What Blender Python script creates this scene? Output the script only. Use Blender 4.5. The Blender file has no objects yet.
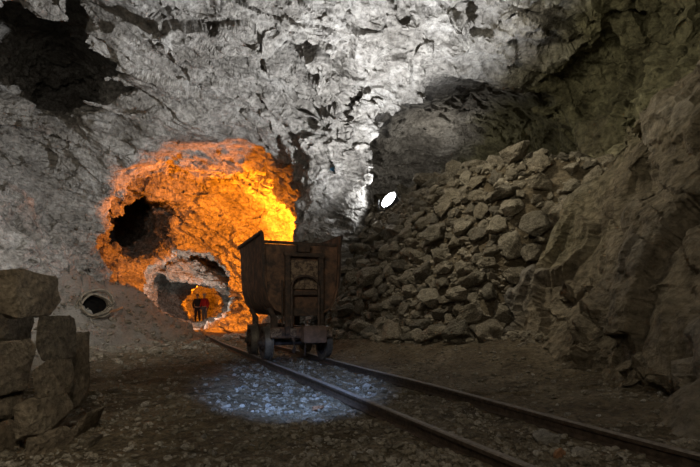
import bpy, bmesh, math, random
import numpy as np
from mathutils import Vector, Matrix, Euler

random.seed(7)
rng = np.random.default_rng(7)
scene = bpy.context.scene
COL = scene.collection
HZ, FPX, CAMZ = 312.0, 500.0, 0.62


def at(px, py, y):
    """world point at depth y metres on the sight line of a picture pixel"""
    return np.array([(px - 350.0) / FPX * y, y, CAMZ + (HZ - py) / FPX * y])


# ------------------------------------------------------------------ noise
_r = np.random.default_rng(11)
PERM = np.concatenate([_r.permutation(256)] * 3).astype(np.int32)
GRAD = _r.normal(size=(256, 3))
GRAD /= np.linalg.norm(GRAD, axis=1)[:, None]
RV = _r.random((256, 3))
RD = _r.normal(size=(256, 3))
RD /= np.linalg.norm(RD, axis=1)[:, None]
RT = _r.random(256)


def hsh(i, j, k):
    return PERM[PERM[PERM[i & 255] + (j & 255)] + (k & 255)]


def chunked(fn):
    def wrap(p, *a, **k):
        if len(p) <= 200000:
            return fn(p, *a, **k)
        return np.concatenate([fn(p[i:i + 200000], *a, **k) for i in range(0, len(p), 200000)])
    return wrap


@chunked
def perlin(p):
    i0 = np.floor(p).astype(np.int32)
    f = p - i0
    u = f * f * f * (f * (f * 6 - 15) + 10)
    out = np.zeros(len(p))
    for dx in (0, 1):
        wx = u[:, 0] if dx else 1 - u[:, 0]
        for dy in (0, 1):
            wy = u[:, 1] if dy else 1 - u[:, 1]
            for dz in (0, 1):
                wz = u[:, 2] if dz else 1 - u[:, 2]
                g = GRAD[hsh(i0[:, 0] + dx, i0[:, 1] + dy, i0[:, 2] + dz)]
                d = g[:, 0] * (f[:, 0] - dx) + g[:, 1] * (f[:, 1] - dy) + g[:, 2] * (f[:, 2] - dz)
                out += wx * wy * wz * d
    return out


def fbm(p, octs=4, lac=2.1, gain=0.5):
    a, s, o = 1.0, 1.0, 0.0
    for k in range(octs):
        o = o + a * perlin(p * s + 13.7 * k)
        a *= gain
        s *= lac
    return o


def ridged(p, octs=3):
    a, s, o = 1.0, 1.0, 0.0
    for k in range(octs):
        o = o + a * (1 - 2.4 * np.abs(perlin(p * s + 5.1 * k)))
        a *= .5
        s *= 2.2
    return o


@chunked
def facets(q, salt=0):
    """fractured rock: every jittered cell is its own tilted plane"""
    i0 = np.floor(q).astype(np.int32)
    best = np.full(len(q), 1e9)
    val = np.zeros(len(q))
    for dx in (-1, 0, 1):
        for dy in (-1, 0, 1):
            for dz in (-1, 0, 1):
                c = i0 + np.array([dx, dy, dz], np.int32)
                h = hsh(c[:, 0] + salt, c[:, 1], c[:, 2])
                d = q - (c + RV[h])
                dd = (d * d).sum(1)
                m = dd < best
                best = np.where(m, dd, best)
                t = RD[h]
                val = np.where(m, d[:, 0] * t[:, 0] + d[:, 1] * t[:, 1] + d[:, 2] * t[:, 2] + (RT[h] - .5) * .5, val)
    return val


@chunked
def cells(q, salt=0):
    """one height per jittered cell: loose slabs standing proud of their neighbours"""
    i0 = np.floor(q).astype(np.int32)
    best = np.full(len(q), 1e9)
    val = np.zeros(len(q))
    for dx in (-1, 0, 1):
        for dy in (-1, 0, 1):
            for dz in (-1, 0, 1):
                c = i0 + np.array([dx, dy, dz], np.int32)
                h = hsh(c[:, 0] + salt, c[:, 1], c[:, 2])
                d = q - (c + RV[h])
                dd = (d * d).sum(1)
                m = dd < best
                best = np.where(m, dd, best)
                val = np.where(m, RT[h], val)
    return val


def rot(axis, deg):
    return np.array(Matrix.Rotation(math.radians(deg), 3, axis))


DIP = rot('Y', 28) @ rot('X', 78)                     # slabs on the right dip down to the left
BED = rot('Y', 25) @ rot('X', 20) @ rot('Z', 30)      # direction of the rock's bedding


def bedded(p, sx, sy, sz):
    return (p @ BED) / np.array([sx, sy, sz])


# ------------------------------------------------------------------ track line
DX, DY = -0.378, 0.926          # along the track
NX, NY = 0.926, 0.378           # across, to the right
OFF_L, OFF_R = 1.345, 2.10


def bend(y):
    t = np.clip(np.asarray(y, float) - 9.0, 0, 14.0)
    return 0.0065 * t * t


def track_point(off, s, z=0.0):
    x = NX * off + DX * s
    y = NY * off + DY * s
    return np.array([x + float(bend(y)), y, z])


def track_off(x, y):
    return NX * (x - bend(y)) + NY * y


def sstep(a, b, x):
    t = np.clip((x - a) / (b - a), 0, 1)
    return t * t * (3 - 2 * t)


# ------------------------------------------------------------------ floor height
def mound_d(x, y):
    return (x + .3) * .832 + (y - 9.6) * .555


def mound(x, y):
    d = mound_d(x, y)
    h = np.where(d < 1.4, 1.85 * d, 2.59 + .68 * (d - 1.4))
    h = np.where(d < 0, .12 * np.maximum(0, d + .9), np.maximum(h, .1))
    h = smin(h, 3.4 - .62 * np.maximum(0, x - 1.5), .3)
    w = sstep(4.6, 5.9, y + .25 * (x - 2)) * sstep(-.9, .25, x + .1 * (y - 9))
    lim = np.maximum((x - 1.86) / .5 - 1.1, .1)
    return np.where((x > 1.7) & (y < 7.2), np.minimum(h * w, lim + 3 * np.maximum(0, y - 6.8)), h * w)


def floor_z(x, y):
    o = track_off(x, y)
    p = np.stack([x, y, np.zeros_like(x)], 1)
    n = .10 * fbm(p * .6, 3)
    z = n * sstep(.5, 1.6, np.abs(o - 1.72))
    z = z + .66 * np.maximum(0, -4.75 + .34 * np.clip(y - 9, 0, 3.4) - x) * sstep(4, 8, y) * (1 - sstep(12.3, 13.6, y))
    z = z + .16 * np.maximum(0, o - 2.75) * (1 - sstep(9, 12, y))
    z = z + mound(x, y)
    return z


# ------------------------------------------------------------------ shell of rock
def smin(a, b, k):
    h = np.clip(.5 + .5 * (b - a) / k, 0, 1)
    return b + (a - b) * h - k * h * (1 - h)


def smax(a, b, k):
    return -smin(-a, -b, k)


def ell(p, c, r):
    q = p - np.array(c)
    r = np.array(r)
    k0 = np.sqrt(((q / r) ** 2).sum(1))
    k1 = np.sqrt(((q / r ** 2) ** 2).sum(1)) + 1e-9
    return k0 * (k0 - 1) / k1


def cap(p, a, b, r0, r1, zs=1.0):
    s = np.array([1, 1, zs])
    a = np.array(a) * s
    b = np.array(b) * s
    q = p * s
    ba = b - a
    h = np.clip(((q - a) @ ba) / (ba @ ba), 0, 1)
    return np.sqrt(((q - a - h[:, None] * ba) ** 2).sum(1)) - (r0 + (r1 - r0) * h)


def plane(p, pt, n):
    n = np.array(n, float)
    n /= np.linalg.norm(n)
    return (p - np.array(pt)) @ n


def rbox(p, c, h, R, rad):
    q = np.abs((p - np.array(c)) @ R) - (np.array(h) - rad)
    return np.sqrt((np.maximum(q, 0) ** 2).sum(1)) + np.minimum(q.max(1), 0) - rad


def hall(p):
    f = plane(p, (-5.7, 8, 0), (-1, .02, -.42))                       # left wall leans back
    f = smax(f, plane(p, (-2.5, 11.5, 2.2), (.13, 1, .25)), .9)      # back wall
    f = smax(f, plane(p, (0, 7.5, 5.35), (0, .17, 1)), 1.1)          # roof
    f = smax(f, plane(p, (2.55, 5, .2), (1, .02, -.46)), .7)         # right wall
    f = smax(f, plane(p, (0, -3.2, 0), (0, -1, 0)), .6)
    return f


def air(p):
    f = hall(p)
    f = smin(f, cap(p, (-2.62, 9.0, 2.2), (-4.3, 14.6, 2.2), 2.42, 2.42), .15)
    f = smin(f, cap(p, (-1.72, 9.0, 2.98), (-3.2, 14.6, 2.98), 1.78, 1.78), .12)
    f = smin(f, ell(p, (-4.9, 15.6, 2.3), (3.6, 3.1, 2.8)), .25)                    # chamber behind the mouth
    f = smin(f, cap(p, at(143, 226, 17.5), (-12.0, 23.5, 5.2), 1.25, 1.2), .15)      # black stope
    f = smin(f, cap(p, at(190, 291, 16.5), at(193, 291, 26), 1.62, 1.8, 1.08), .12)         # far passage
    f = smin(f, cap(p, at(200, 304, 26), at(205, 304, 35), 1.25, 1.4), .15)
    f = smin(f, ell(p, (2.55, 13.0, 3.5), (3.05, 4.2, 2.45)), .3)                     # recess over the rubble
    f = smin(f, ell(p, at(42, 20, 9.8), (2.5, 3.0, 1.5)), .2)                       # hole high on the left
    f = smin(f, cap(p, at(44, 48, 10.3), (-9.5, 17, 7.2), 1.05, 1.1), .3)
    f = smin(f, ell(p, (-11.2, 22.6, 5.4), (2.8, 3.0, 2.8)), .2)
    # standing rock
    o = smax(plane(p, (1.86, 5, .2), (-1, -.03, .5)), plane(p, (2.6, 6.95, 1), (.1, 1, .12)), .25)
    o = smax(o, plane(p, (3.3, 6, 2.85), (-.10, .05, 1)), .3)
    f = smax(f, -o, .3)                                                             # outcrop right of the rubble
    f = smax(f, -rbox(p, (3.75, 7.1, 2.85), (.7, .5, .11), rot('Z', 10) @ rot('Y', 6), .08), .1)    # thin ledge on its top
    f = smax(f, -ell(p, (-.40, 11.5, 2.0), (.85, 1.0, 3.6)), .8)                      # pillar by the tunnel mouth
    f = smax(f, -rbox(p, at(197, 274, 22), (1.75, 1.4, .42), rot('Y', 20), .12), .1)  # slab hanging in the passage
    return f


def shell_sdf(p):
    f = air(p)
    m = np.abs(f) < 1.1
    q = p[m]
    w = np.stack([perlin(q * .7 + 3), perlin(q * .7 + 17), perlin(q * .7 + 31)], 1) * .35
    n = .34 * fbm(q * .4, 3) + .24 * facets(bedded(q + w, 1.9, 1.3, .9)) + .15 * facets(bedded(q + w, .8, .6, .4), 9) - .05
    f[m] += n
    return f


def surface_nets(lo, hi, h):
    ax = [np.arange(lo[i], hi[i] + h, h) for i in range(3)]
    nx, ny, nz = map(len, ax)
    V = np.empty((nx, ny, nz), np.float32)
    gy, gz = np.meshgrid(ax[1], ax[2], indexing='ij')
    step = max(1, 400000 // (ny * nz))
    for i in range(0, nx, step):
        xs = ax[0][i:i + step]
        p = np.stack([np.repeat(xs, ny * nz), np.tile(gy.ravel(), len(xs)), np.tile(gz.ravel(), len(xs))], 1)
        V[i:i + step] = shell_sdf(p).reshape(len(xs), ny, nz)
    S = V < 0
    corners = [(a, b, c) for a in (0, 1) for b in (0, 1) for c in (0, 1)]

    def sub(A, o):
        return A[o[0]:nx - 1 + o[0], o[1]:ny - 1 + o[1], o[2]:nz - 1 + o[2]]
    cnt = sum(sub(S, o).astype(np.int8) for o in corners)
    act = (cnt > 0) & (cnt < 8)
    idx = np.argwhere(act)
    vid = np.full(act.shape, -1, np.int64)
    vid[act] = np.arange(len(idx))
    val = [V[idx[:, 0] + o[0], idx[:, 1] + o[1], idx[:, 2] + o[2]] for o in corners]
    acc = np.zeros((len(idx), 3))
    num = np.zeros(len(idx))
    for a in range(8):
        for b in range(a + 1, 8):
            d = np.array(corners[b]) - np.array(corners[a])
            if np.abs(d).sum() != 1:
                continue
            m = (val[a] < 0) != (val[b] < 0)
            t = np.where(m, val[a] / np.where(m, val[a] - val[b], 1), 0)
            pt = np.array(corners[a])[None] + t[:, None] * d[None]
            acc[m] += pt[m]
            num[m] += 1
    verts = (idx + acc / num[:, None]) * h + np.array(lo)
    quads = []
    for axis in range(3):
        o = [0, 0, 0]
        o[axis] = 1
        A = S[:nx - o[0], :ny - o[1], :nz - o[2]]
        B = S[o[0]:, o[1]:, o[2]:]
        e = np.argwhere(A != B)
        u, v = (axis + 1) % 3, (axis + 2) % 3
        e = e[(e[:, u] > 0) & (e[:, v] > 0)]
        lim = np.array([nx - 1, ny - 1, nz - 1])
        e = e[(e < lim).all(1)]
        s = A[e[:, 0], e[:, 1], e[:, 2]]
        du = np.zeros(3, int)
        du[u] = 1
        dv = np.zeros(3, int)
        dv[v] = 1
        c = [e - du - dv, e - dv, e, e - du]
        q = np.stack([vid[k[:, 0], k[:, 1], k[:, 2]] for k in c], 1)
        q[s] = q[s][:, ::-1]
        quads.append(q)
    q = np.concatenate(quads)
    return verts, q[(q >= 0).all(1)]


def vnormals(v, q):
    n = np.cross(v[q[:, 2]] - v[q[:, 0]], v[q[:, 3]] - v[q[:, 1]])
    o = np.zeros_like(v)
    for k in range(4):
        for a in range(3):
            o[:, a] += np.bincount(q[:, k], n[:, a], len(v))
    return o / (np.linalg.norm(o, axis=1)[:, None] + 1e-12)


def relax(v, q, it, lam=.5):
    e = np.concatenate([q[:, [0, 1]], q[:, [1, 2]], q[:, [2, 3]], q[:, [3, 0]]])
    for _ in range(it):
        c = np.bincount(e.ravel(), minlength=len(v)).astype(float)
        s = np.zeros_like(v)
        for a in range(3):
            s[:, a] = np.bincount(e[:, 0], v[e[:, 1], a], len(v)) + np.bincount(e[:, 1], v[e[:, 0], a], len(v))
        v = v + lam * (s / np.maximum(c, 1)[:, None] - v)
    return v


def split4(v, q, mask=None):
    """each (masked) quad into four; returns also the border midpoints and their ends"""
    keep = q[~mask] if mask is not None else q[:0]
    q = q[mask] if mask is not None else q
    e = np.concatenate([q[:, [0, 1]], q[:, [1, 2]], q[:, [2, 3]], q[:, [3, 0]]])
    e.sort(axis=1)
    key = e[:, 0] * (len(v) + 1) + e[:, 1]
    uk, first, inv, cnt = np.unique(key, return_index=True, return_inverse=True, return_counts=True)
    ue = e[first]
    mids = v[ue].mean(1)
    n0 = len(v)
    n1 = n0 + len(mids)
    v2 = np.concatenate([v, mids, v[q].mean(1)])
    m = inv.reshape(4, -1) + n0
    c = np.arange(len(q)) + n1
    out = np.concatenate([np.stack([q[:, 0], m[0], c, m[3]], 1), np.stack([m[0], q[:, 1], m[1], c], 1),
                          np.stack([c, m[1], q[:, 2], m[2]], 1), np.stack([m[3], c, m[2], q[:, 3]], 1)])
    border = np.nonzero(cnt == 1)[0]
    return v2, np.concatenate([out, keep]), border + n0, ue[border]


def mesh_from(name, v, q, smooth=True, normals=None):
    me = bpy.data.meshes.new(name)
    me.vertices.add(len(v))
    me.vertices.foreach_set('co', np.asarray(v, np.float32).ravel())
    k = q.shape[1]
    me.loops.add(len(q) * k)
    me.loops.foreach_set('vertex_index', np.asarray(q, np.int32).ravel())
    me.polygons.add(len(q))
    me.polygons.foreach_set('loop_start', np.arange(0, len(q) * k, k, dtype=np.int32))
    me.update(calc_edges=True)
    me.polygons.foreach_set('use_smooth', np.full(len(q), smooth))
    if normals is not None:
        me.normals_split_custom_set_from_vertices(np.asarray(normals, np.float32).tolist())
    me.update()
    return me


# ------------------------------------------------------------------ materials
def new_mat(name):
    m = bpy.data.materials.new(name)
    m.use_nodes = True
    nt = m.node_tree
    b = nt.nodes['Principled BSDF']
    return m, nt, b


def ramp(nt, stops):
    r = nt.nodes.new('ShaderNodeValToRGB')
    el = r.color_ramp.elements
    while len(el) < len(stops):
        el.new(.5)
    for e, (p, c) in zip(el, stops):
        e.position = p
        e.color = (*c, 1)
    return r


def noise_node(nt, vec, scale, detail=6, rough=.6, dist=0.0):
    n = nt.nodes.new('ShaderNodeTexNoise')
    n.inputs['Scale'].default_value = scale
    n.inputs['Detail'].default_value = detail
    n.inputs['Roughness'].default_value = rough
    n.inputs['Distortion'].default_value = dist
    nt.links.new(vec, n.inputs['Vector'])
    return n


def mix_rgb(nt, fac, a, b, mode='MIX'):
    m = nt.nodes.new('ShaderNodeMix')
    m.data_type = 'RGBA'
    m.blend_type = mode
    for i, v in ((0, fac), (6, a), (7, b)):
        if isinstance(v, (int, float)):
            m.inputs[i].default_value = v
        elif isinstance(v, tuple):
            m.inputs[i].default_value = (*v, 1)
        else:
            nt.links.new(v, m.inputs[i])
    return m.outputs[2]


def rock_mat(name, dark, mid, light, tint=None, scale=1.0, bump=.5, rough=.9, grain=1.0, per_object=0.0):
    m, nt, b = new_mat(name)
    tc = nt.nodes.new('ShaderNodeTexCoord')
    vec = tc.outputs['Object']
    n1 = noise_node(nt, vec, .9 * scale, 8, .62, .6)
    r1 = ramp(nt, [(.3, dark), (.5, mid), (.7, light)])
    nt.links.new(n1.outputs['Fac'], r1.inputs['Fac'])
    n2 = noise_node(nt, vec, 9 * scale, 8, .7)
    r2 = ramp(nt, [(.34, (.42, .41, .40)), (.5, (.9, .9, .9)), (.68, (1.4, 1.4, 1.4))])
    nt.links.new(n2.outputs['Fac'], r2.inputs['Fac'])
    col = mix_rgb(nt, 1.0, r1.outputs['Color'], r2.outputs['Color'], 'MULTIPLY')
    if tint:
        n3 = noise_node(nt, vec, .5 * scale, 4, .5)
        r3 = ramp(nt, [(.30, (0, 0, 0)), (.75, (1, 1, 1))])
        nt.links.new(n3.outputs['Fac'], r3.inputs['Fac'])
        col = mix_rgb(nt, r3.outputs['Color'], col, mix_rgb(nt, .75, col, tint))
    if per_object:
        oi = nt.nodes.new('ShaderNodeObjectInfo')
        rr = ramp(nt, [(0, (1 - per_object,) * 3), (.5, (1, .96, .9)), (1, (1 + per_object, 1 + per_object * .95, 1 + per_object * .85))])
        nt.links.new(oi.outputs['Random'], rr.inputs['Fac'])
        col = mix_rgb(nt, 1.0, col, rr.outputs['Color'], 'MULTIPLY')
    nt.links.new(col, b.inputs['Base Color'])
    b.inputs['Roughness'].default_value = rough
    b.inputs['Specular IOR Level'].default_value = .25
    # fine relief
    n4 = noise_node(nt, vec, 14 * grain, 10, .68, .3)
    n5 = nt.nodes.new('ShaderNodeTexVoronoi')
    n5.inputs['Scale'].default_value = 7 * grain
    mp = nt.nodes.new('ShaderNodeMapping')
    mp.inputs['Rotation'].default_value = (.4, .5, .6)
    mp.inputs['Scale'].default_value = (1, 1.2, 2.2)
    nt.links.new(vec, mp.inputs['Vector'])
    wn = mix_rgb(nt, .12, mp.outputs['Vector'], n2.outputs['Color'])
    nt.links.new(wn, n5.inputs['Vector'])
    ad = nt.nodes.new('ShaderNodeMath')
    ad.operation = 'ADD'
    nt.links.new(n4.outputs['Fac'], ad.inputs[0])
    ml = nt.nodes.new('ShaderNodeMath')
    ml.operation = 'MULTIPLY'
    ml.inputs[1].default_value = .5
    nt.links.new(n5.outputs['Distance'], ml.inputs[0])
    nt.links.new(ml.outputs[0], ad.inputs[1])
    bp = nt.nodes.new('ShaderNodeBump')
    bp.inputs['Strength'].default_value = min(1.0, bump * 1.35)
    bp.inputs['Distance'].default_value = .10 / grain ** .5
    nt.links.new(ad.outputs[0], bp.inputs['Height'])
    nt.links.new(bp.outputs['Normal'], b.inputs['Normal'])
    return m


def flat_mat(name, a, c=None, scale=20, rough=.8, metal=0.0, bump=.2, lo=.4, hi=.65):
    m, nt, b = new_mat(name)
    tc = nt.nodes.new('ShaderNodeTexCoord')
    n = noise_node(nt, tc.outputs['Object'], scale, 8, .65, .3)
    r = ramp(nt, [(lo, a), (hi, c or a)])
    nt.links.new(n.outputs['Fac'], r.inputs['Fac'])
    nt.links.new(r.outputs['Color'], b.inputs['Base Color'])
    b.inputs['Roughness'].default_value = rough
    b.inputs['Metallic'].default_value = metal
    bp = nt.nodes.new('ShaderNodeBump')
    bp.inputs['Strength'].default_value = bump
    bp.inputs['Distance'].default_value = .01
    nt.links.new(n.outputs['Fac'], bp.inputs['Height'])
    nt.links.new(bp.outputs['Normal'], b.inputs['Normal'])
    return m


def glow_mat(name, color, strength):
    m, nt, b = new_mat(name)
    b.inputs['Base Color'].default_value = (.8, .8, .8, 1)
    b.inputs['Emission Color'].default_value = (*color, 1)
    b.inputs['Emission Strength'].default_value = strength
    return m


M = {}
M['rock'] = rock_mat('mine_rock', (.17, .155, .135), (.34, .32, .29), (.50, .48, .45), bump=.7)
_nt = M['rock'].node_tree                                # the rock turns brown and olive towards the right of the mine
_b = _nt.nodes['Principled BSDF']
_src = _b.inputs['Base Color'].links[0].from_socket
_tc = _nt.nodes.new('ShaderNodeTexCoord')
_sx = _nt.nodes.new('ShaderNodeSeparateXYZ')
_nt.links.new(_tc.outputs['Object'], _sx.inputs[0])
_n = noise_node(_nt, _tc.outputs['Object'], .8, 4, .6)
_ad = _nt.nodes.new('ShaderNodeMath')
_ad.operation = 'MULTIPLY_ADD'
_nt.links.new(_n.outputs['Fac'], _ad.inputs[0])
_ad.inputs[1].default_value = 2.2
_lz = _nt.nodes.new('ShaderNodeMath')
_lz.operation = 'MULTIPLY_ADD'
_nt.links.new(_sx.outputs['Z'], _lz.inputs[0])
_lz.inputs[1].default_value = -.36
_nt.links.new(_sx.outputs['X'], _lz.inputs[2])
_nt.links.new(_lz.outputs[0], _ad.inputs[2])
_mr = _nt.nodes.new('ShaderNodeMapRange')
_mr.inputs[1].default_value = 2.3
_mr.inputs[2].default_value = 3.1
_nt.links.new(_ad.outputs[0], _mr.inputs[0])
_n2 = noise_node(_nt, _tc.outputs['Object'], .45, 3, .5)
_r2 = ramp(_nt, [(.35, (.60, .52, .39)), (.68, (.53, .52, .33))])
_hz = _nt.nodes.new('ShaderNodeMath')                    # algae only high up on the wall
_hz.operation = 'MULTIPLY_ADD'
_nt.links.new(_sx.outputs['Z'], _hz.inputs[0])
_hz.inputs[1].default_value = .16
_hz.inputs[2].default_value = -.42
_hn = _nt.nodes.new('ShaderNodeMath')
_nt.links.new(_n2.outputs['Fac'], _hn.inputs[0])
_nt.links.new(_hz.outputs[0], _hn.inputs[1])
_nt.links.new(_hn.outputs[0], _r2.inputs['Fac'])
_cl = mix_rgb(_nt, 1.0, _src, _r2.outputs['Color'], 'MULTIPLY')
_nt.links.new(mix_rgb(_nt, _mr.outputs[0], _src, _cl), _b.inputs['Base Color'])
M['soil'] = rock_mat('gravelly_soil', (.085, .063, .036), (.18, .14, .088), (.28, .23, .16), scale=2.2, bump=.9, grain=2.2)
M['floor'] = M['soil'].copy()
M['floor'].name = 'mine_floor'
_nt = M['floor'].node_tree
_b = _nt.nodes['Principled BSDF']
_src = _b.inputs['Base Color'].links[0].from_socket
_tc = _nt.nodes.new('ShaderNodeTexCoord')
_sx = _nt.nodes.new('ShaderNodeSeparateXYZ')
_nt.links.new(_tc.outputs['Object'], _sx.inputs[0])
_mr = _nt.nodes.new('ShaderNodeMapRange')               # grey scree lies along the foot of the left wall
for _i, _v in ((1, -3.2), (2, -4.4), (3, 0.0), (4, 1.0)):
    _mr.inputs[_i].default_value = _v
_nt.links.new(_sx.outputs['X'], _mr.inputs[0])
_cl = mix_rgb(_nt, .75, mix_rgb(_nt, 1.0, _src, (1.8, 2.0, 2.4), 'MULTIPLY'), (.33, .31, .28))
_nt.links.new(mix_rgb(_nt, _mr.outputs[0], _src, _cl), _b.inputs['Base Color'])
M['rubble'] = rock_mat('rubble_rock', (.15, .13, .10), (.27, .24, .185), (.38, .34, .28), scale=2.5, bump=.6, grain=1.5, per_object=.3)
M['block'] = rock_mat('brown_block', (.12, .095, .065), (.22, .18, .13), (.31, .265, .20), scale=3, bump=.7, grain=2.0, per_object=.25)
M['pebble'] = rock_mat('grey_stone', (.18, .17, .15), (.32, .30, .27), (.46, .44, .40), scale=6, bump=.4, grain=3, per_object=.35)
M['gravel'] = rock_mat('dirty_gravel', (.105, .09, .065), (.22, .19, .145), (.36, .33, .28), scale=6, bump=.4, grain=3)
M['ochre'] = rock_mat('ochre_stone', (.20, .10, .05), (.34, .17, .09), (.42, .25, .15), scale=6, bump=.4, grain=3)
M['rust'] = flat_mat('rusted_steel', (.030, .020, .014), (.17, .088, .048), 9, .8, .15, .6, .38, .68)
M['rust_dark'] = flat_mat('dark_iron', (.026, .019, .015), (.085, .05, .032), 18, .7, .3, .4)
M['rust_pale'] = flat_mat('flaking_rust', (.05, .03, .02), (.20, .145, .095), 22, .85, .1, .6, .42, .58)
M['wheel_tread'] = flat_mat('worn_tread', (.07, .058, .045), (.15, .13, .10), 16, .6, .4, .3)
M['wood'] = flat_mat('weathered_timber', (.07, .045, .03), (.15, .09, .06), 12, .85, 0, .4)
M['rail'] = flat_mat('rail_steel', (.05, .035, .025), (.12, .085, .06), 25, .6, .5, .3)
M['rail_top'] = flat_mat('worn_rail_head', (.12, .10, .085), (.22, .19, .16), 30, .75, .15, .3)
M['hose'] = flat_mat('dusty_hose', (.10, .085, .06), (.24, .20, .15), 20, .8, 0, .3)
M['black'] = flat_mat('black_plastic', (.02, .02, .02), (.035, .035, .035), 30, .5)
M['lamp_metal'] = flat_mat('lamp_aluminium', (.25, .25, .26), (.35, .35, .36), 30, .4, .8)
M['shade_black'] = flat_mat('shade_black', (.004, .004, .004), (.008, .007, .006), 20, 1.0)  # near black colour standing in for the shade inside the hose coil
M['shade_black'].node_tree.nodes['Principled BSDF'].inputs['Specular IOR Level'].default_value = .05
M['blue'] = flat_mat('blue_enamel', (.03, .16, .30), (.05, .22, .38), 30, .5)

# ------------------------------------------------------------------ object helpers
DATA = {}


def link(name, me, mats, parent=None, loc=None, mw=None):
    o = bpy.data.objects.new(name, me)
    COL.objects.link(o)
    if mats is not None and not me.materials:
        for m in (mats if isinstance(mats, (list, tuple)) else [mats]):
            me.materials.append(m)
    if loc is not None:
        o.location = loc
    if parent is not None:
        o.parent = parent
    return o


def tag(o, label, cat=None, group=None, kind=None):
    o['label'] = label
    if cat:
        o['category'] = cat
    if group:
        o['group'] = group
    if kind:
        o['kind'] = kind
    return o


def empty(name, loc, rz=0):
    o = bpy.data.objects.new(name, None)
    COL.objects.link(o)
    o.location = loc
    o.rotation_euler = (0, 0, rz)
    o.empty_display_size = .2
    return o


# ------------------------------------------------------------------ build the shell
v, q = surface_nets((-14.5, -4.2, -1.0), (8.0, 37.5, 8.6), .125)


def main_body(v, q):
    """drop loose crumbs the noise cuts off the walls"""
    lab = np.arange(len(v))
    e = np.concatenate([q[:, [0, 1]], q[:, [1, 2]], q[:, [2, 3]], q[:, [3, 0]]])
    while True:
        old = lab.copy()
        m = np.minimum(lab[e[:, 0]], lab[e[:, 1]])
        np.minimum.at(lab, e[:, 0], m)
        np.minimum.at(lab, e[:, 1], m)
        lab = lab[lab]
        if (lab == old).all():
            break
    q = q[lab[q[:, 0]] == np.bincount(lab).argmax()]
    used, inv = np.unique(q, return_inverse=True)
    return v[used], inv.reshape(-1, 4)


v, q = main_body(v, q)
v = relax(v, q, 1, .4)


def detail(p, n):
    w = np.stack([perlin(p * 1.3 + 3), perlin(p * 1.3 + 17), perlin(p * 1.3 + 31)], 1) * .22
    amp = .55 + .9 * sstep(-.25, .35, perlin(p * .33 + 71))
    d = .11 * facets(bedded(p + w, .75, .5, .30), 21)
    d += .045 * facets(bedded(p + .5 * w, .34, .24, .11), 37)
    d += .04 * fbm(p * 1.8, 3)
    amp = amp * (1 + 1.0 * sstep(12.0, 14.0, p[:, 1]) * (p[:, 0] < -.5))
    kc = sstep(3.0, 3.8, p[:, 2]) * sstep(-5.0, -3.8, p[:, 0]) * (1 - sstep(-.6, .5, p[:, 0])) * (1 - sstep(9.6, 10.8, p[:, 1]))
    mc = kc > 0
    if mc.any():
        d[mc] += kc[mc] * (.50 * np.maximum(0, cells(bedded(p[mc] + w[mc], .95, .60, .40), 77) - .4) + .06 * cells(bedded(p[mc] + w[mc], .34, .22, .15), 81))
    d *= amp * (1 + .4 * sstep(2.4, 3.2, p[:, 2]) * sstep(-4.6, -3.6, p[:, 0]) * (1 - sstep(-.2, 1.0, p[:, 0])) * (1 - sstep(10.5, 12, p[:, 1])))
    d += .012 * ridged(bedded(p, .40, .25, .12), 2)
    m = (p[:, 0] > .9) & (p[:, 1] < 9.5)
    if m.any():
        pr = p[m]
        k = sstep(.9, 1.8, pr[:, 0]) * (1 - sstep(8.2, 9.5, pr[:, 1]))
        qd = (pr + .5 * w[m]) @ DIP
        d[m] += k * (.22 * facets(qd / np.array([.8, 2.6, .6]), 51) + .035 * facets(qd / np.array([.3, 1.3, .25]), 63)
                     + .025 * ridged(qd / np.array([.6, 2.2, .5]), 2) - .6 * d[m] * (1 - sstep(2.4, 3.2, pr[:, 2])))
    return d


v, q, _, _ = split4(v, q)
v = relax(v, q, 1, .4)
ctr = v[q].mean(1)
near = (ctr[:, 1] > 3.0) & (ctr[:, 1] < 14.5) & (ctr[:, 2] > -.4) & (np.abs(ctr[:, 0]) < .85 * ctr[:, 1] + 1.2) \
    & (ctr[:, 2] - CAMZ < .75 * ctr[:, 1] + .8)
v, q, bmid, bends = split4(v, q, near)
nrm = vnormals(v, q)
v = v - nrm * detail(v, nrm)[:, None] * 1.0
v[bmid] = v[bends].mean(1)
v = relax(v, q, 1, .15)
v[bmid] = v[bends].mean(1)
nrm = vnormals(v, q)
print('shell', len(v), len(q))
ctr = v[q].mean(1)
fn = nrm[q].mean(1)
tun = hall(ctr) > .35
code = np.full(len(q), 2)                                     # back
code[ctr[:, 0] < -4.9] = 0                                     # left
code[((ctr[:, 0] > 2.2) & (ctr[:, 1] < 9.0)) | ((ctr[:, 0] > .8) & (ctr[:, 1] < 7.4))] = 1                # right
code[(fn[:, 2] < -.45) & (ctr[:, 2] > 2.6)] = 3                # roof
code[tun & (ctr[:, 1] > 9.5) & (ctr[:, 0] < -.6) & (ctr[:, 2] < 6.2)] = 4
code[(ctr[:, 1] < .5) & (code != 3)] = 5
for c, nm, lab, mt in ((0, 'wall_left', 'rough grey rock wall sloping up on the left', 'rock'),
                       (1, 'wall_right', 'dark olive brown rock outcrop and wall on the right', 'rock'),
                       (2, 'wall_back', 'grey rock wall around the tunnel mouth and recess', 'rock'),
                       (3, 'ceiling', 'jagged pale rock roof of the mine chamber', 'rock'),
                       (4, 'wall_tunnel', 'rock lining of the orange lit tunnel and far passage', 'rock'),
                       (5, 'wall_front', 'rock wall behind the viewer', 'rock')):
    qq = q[code == c]
    if not len(qq):
        continue
    used, inv = np.unique(qq, return_inverse=True)
    me = mesh_from(nm, v[used], inv.reshape(-1, 4), False)
    tag(link(nm, me, M[mt]), lab, kind='structure')

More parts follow.
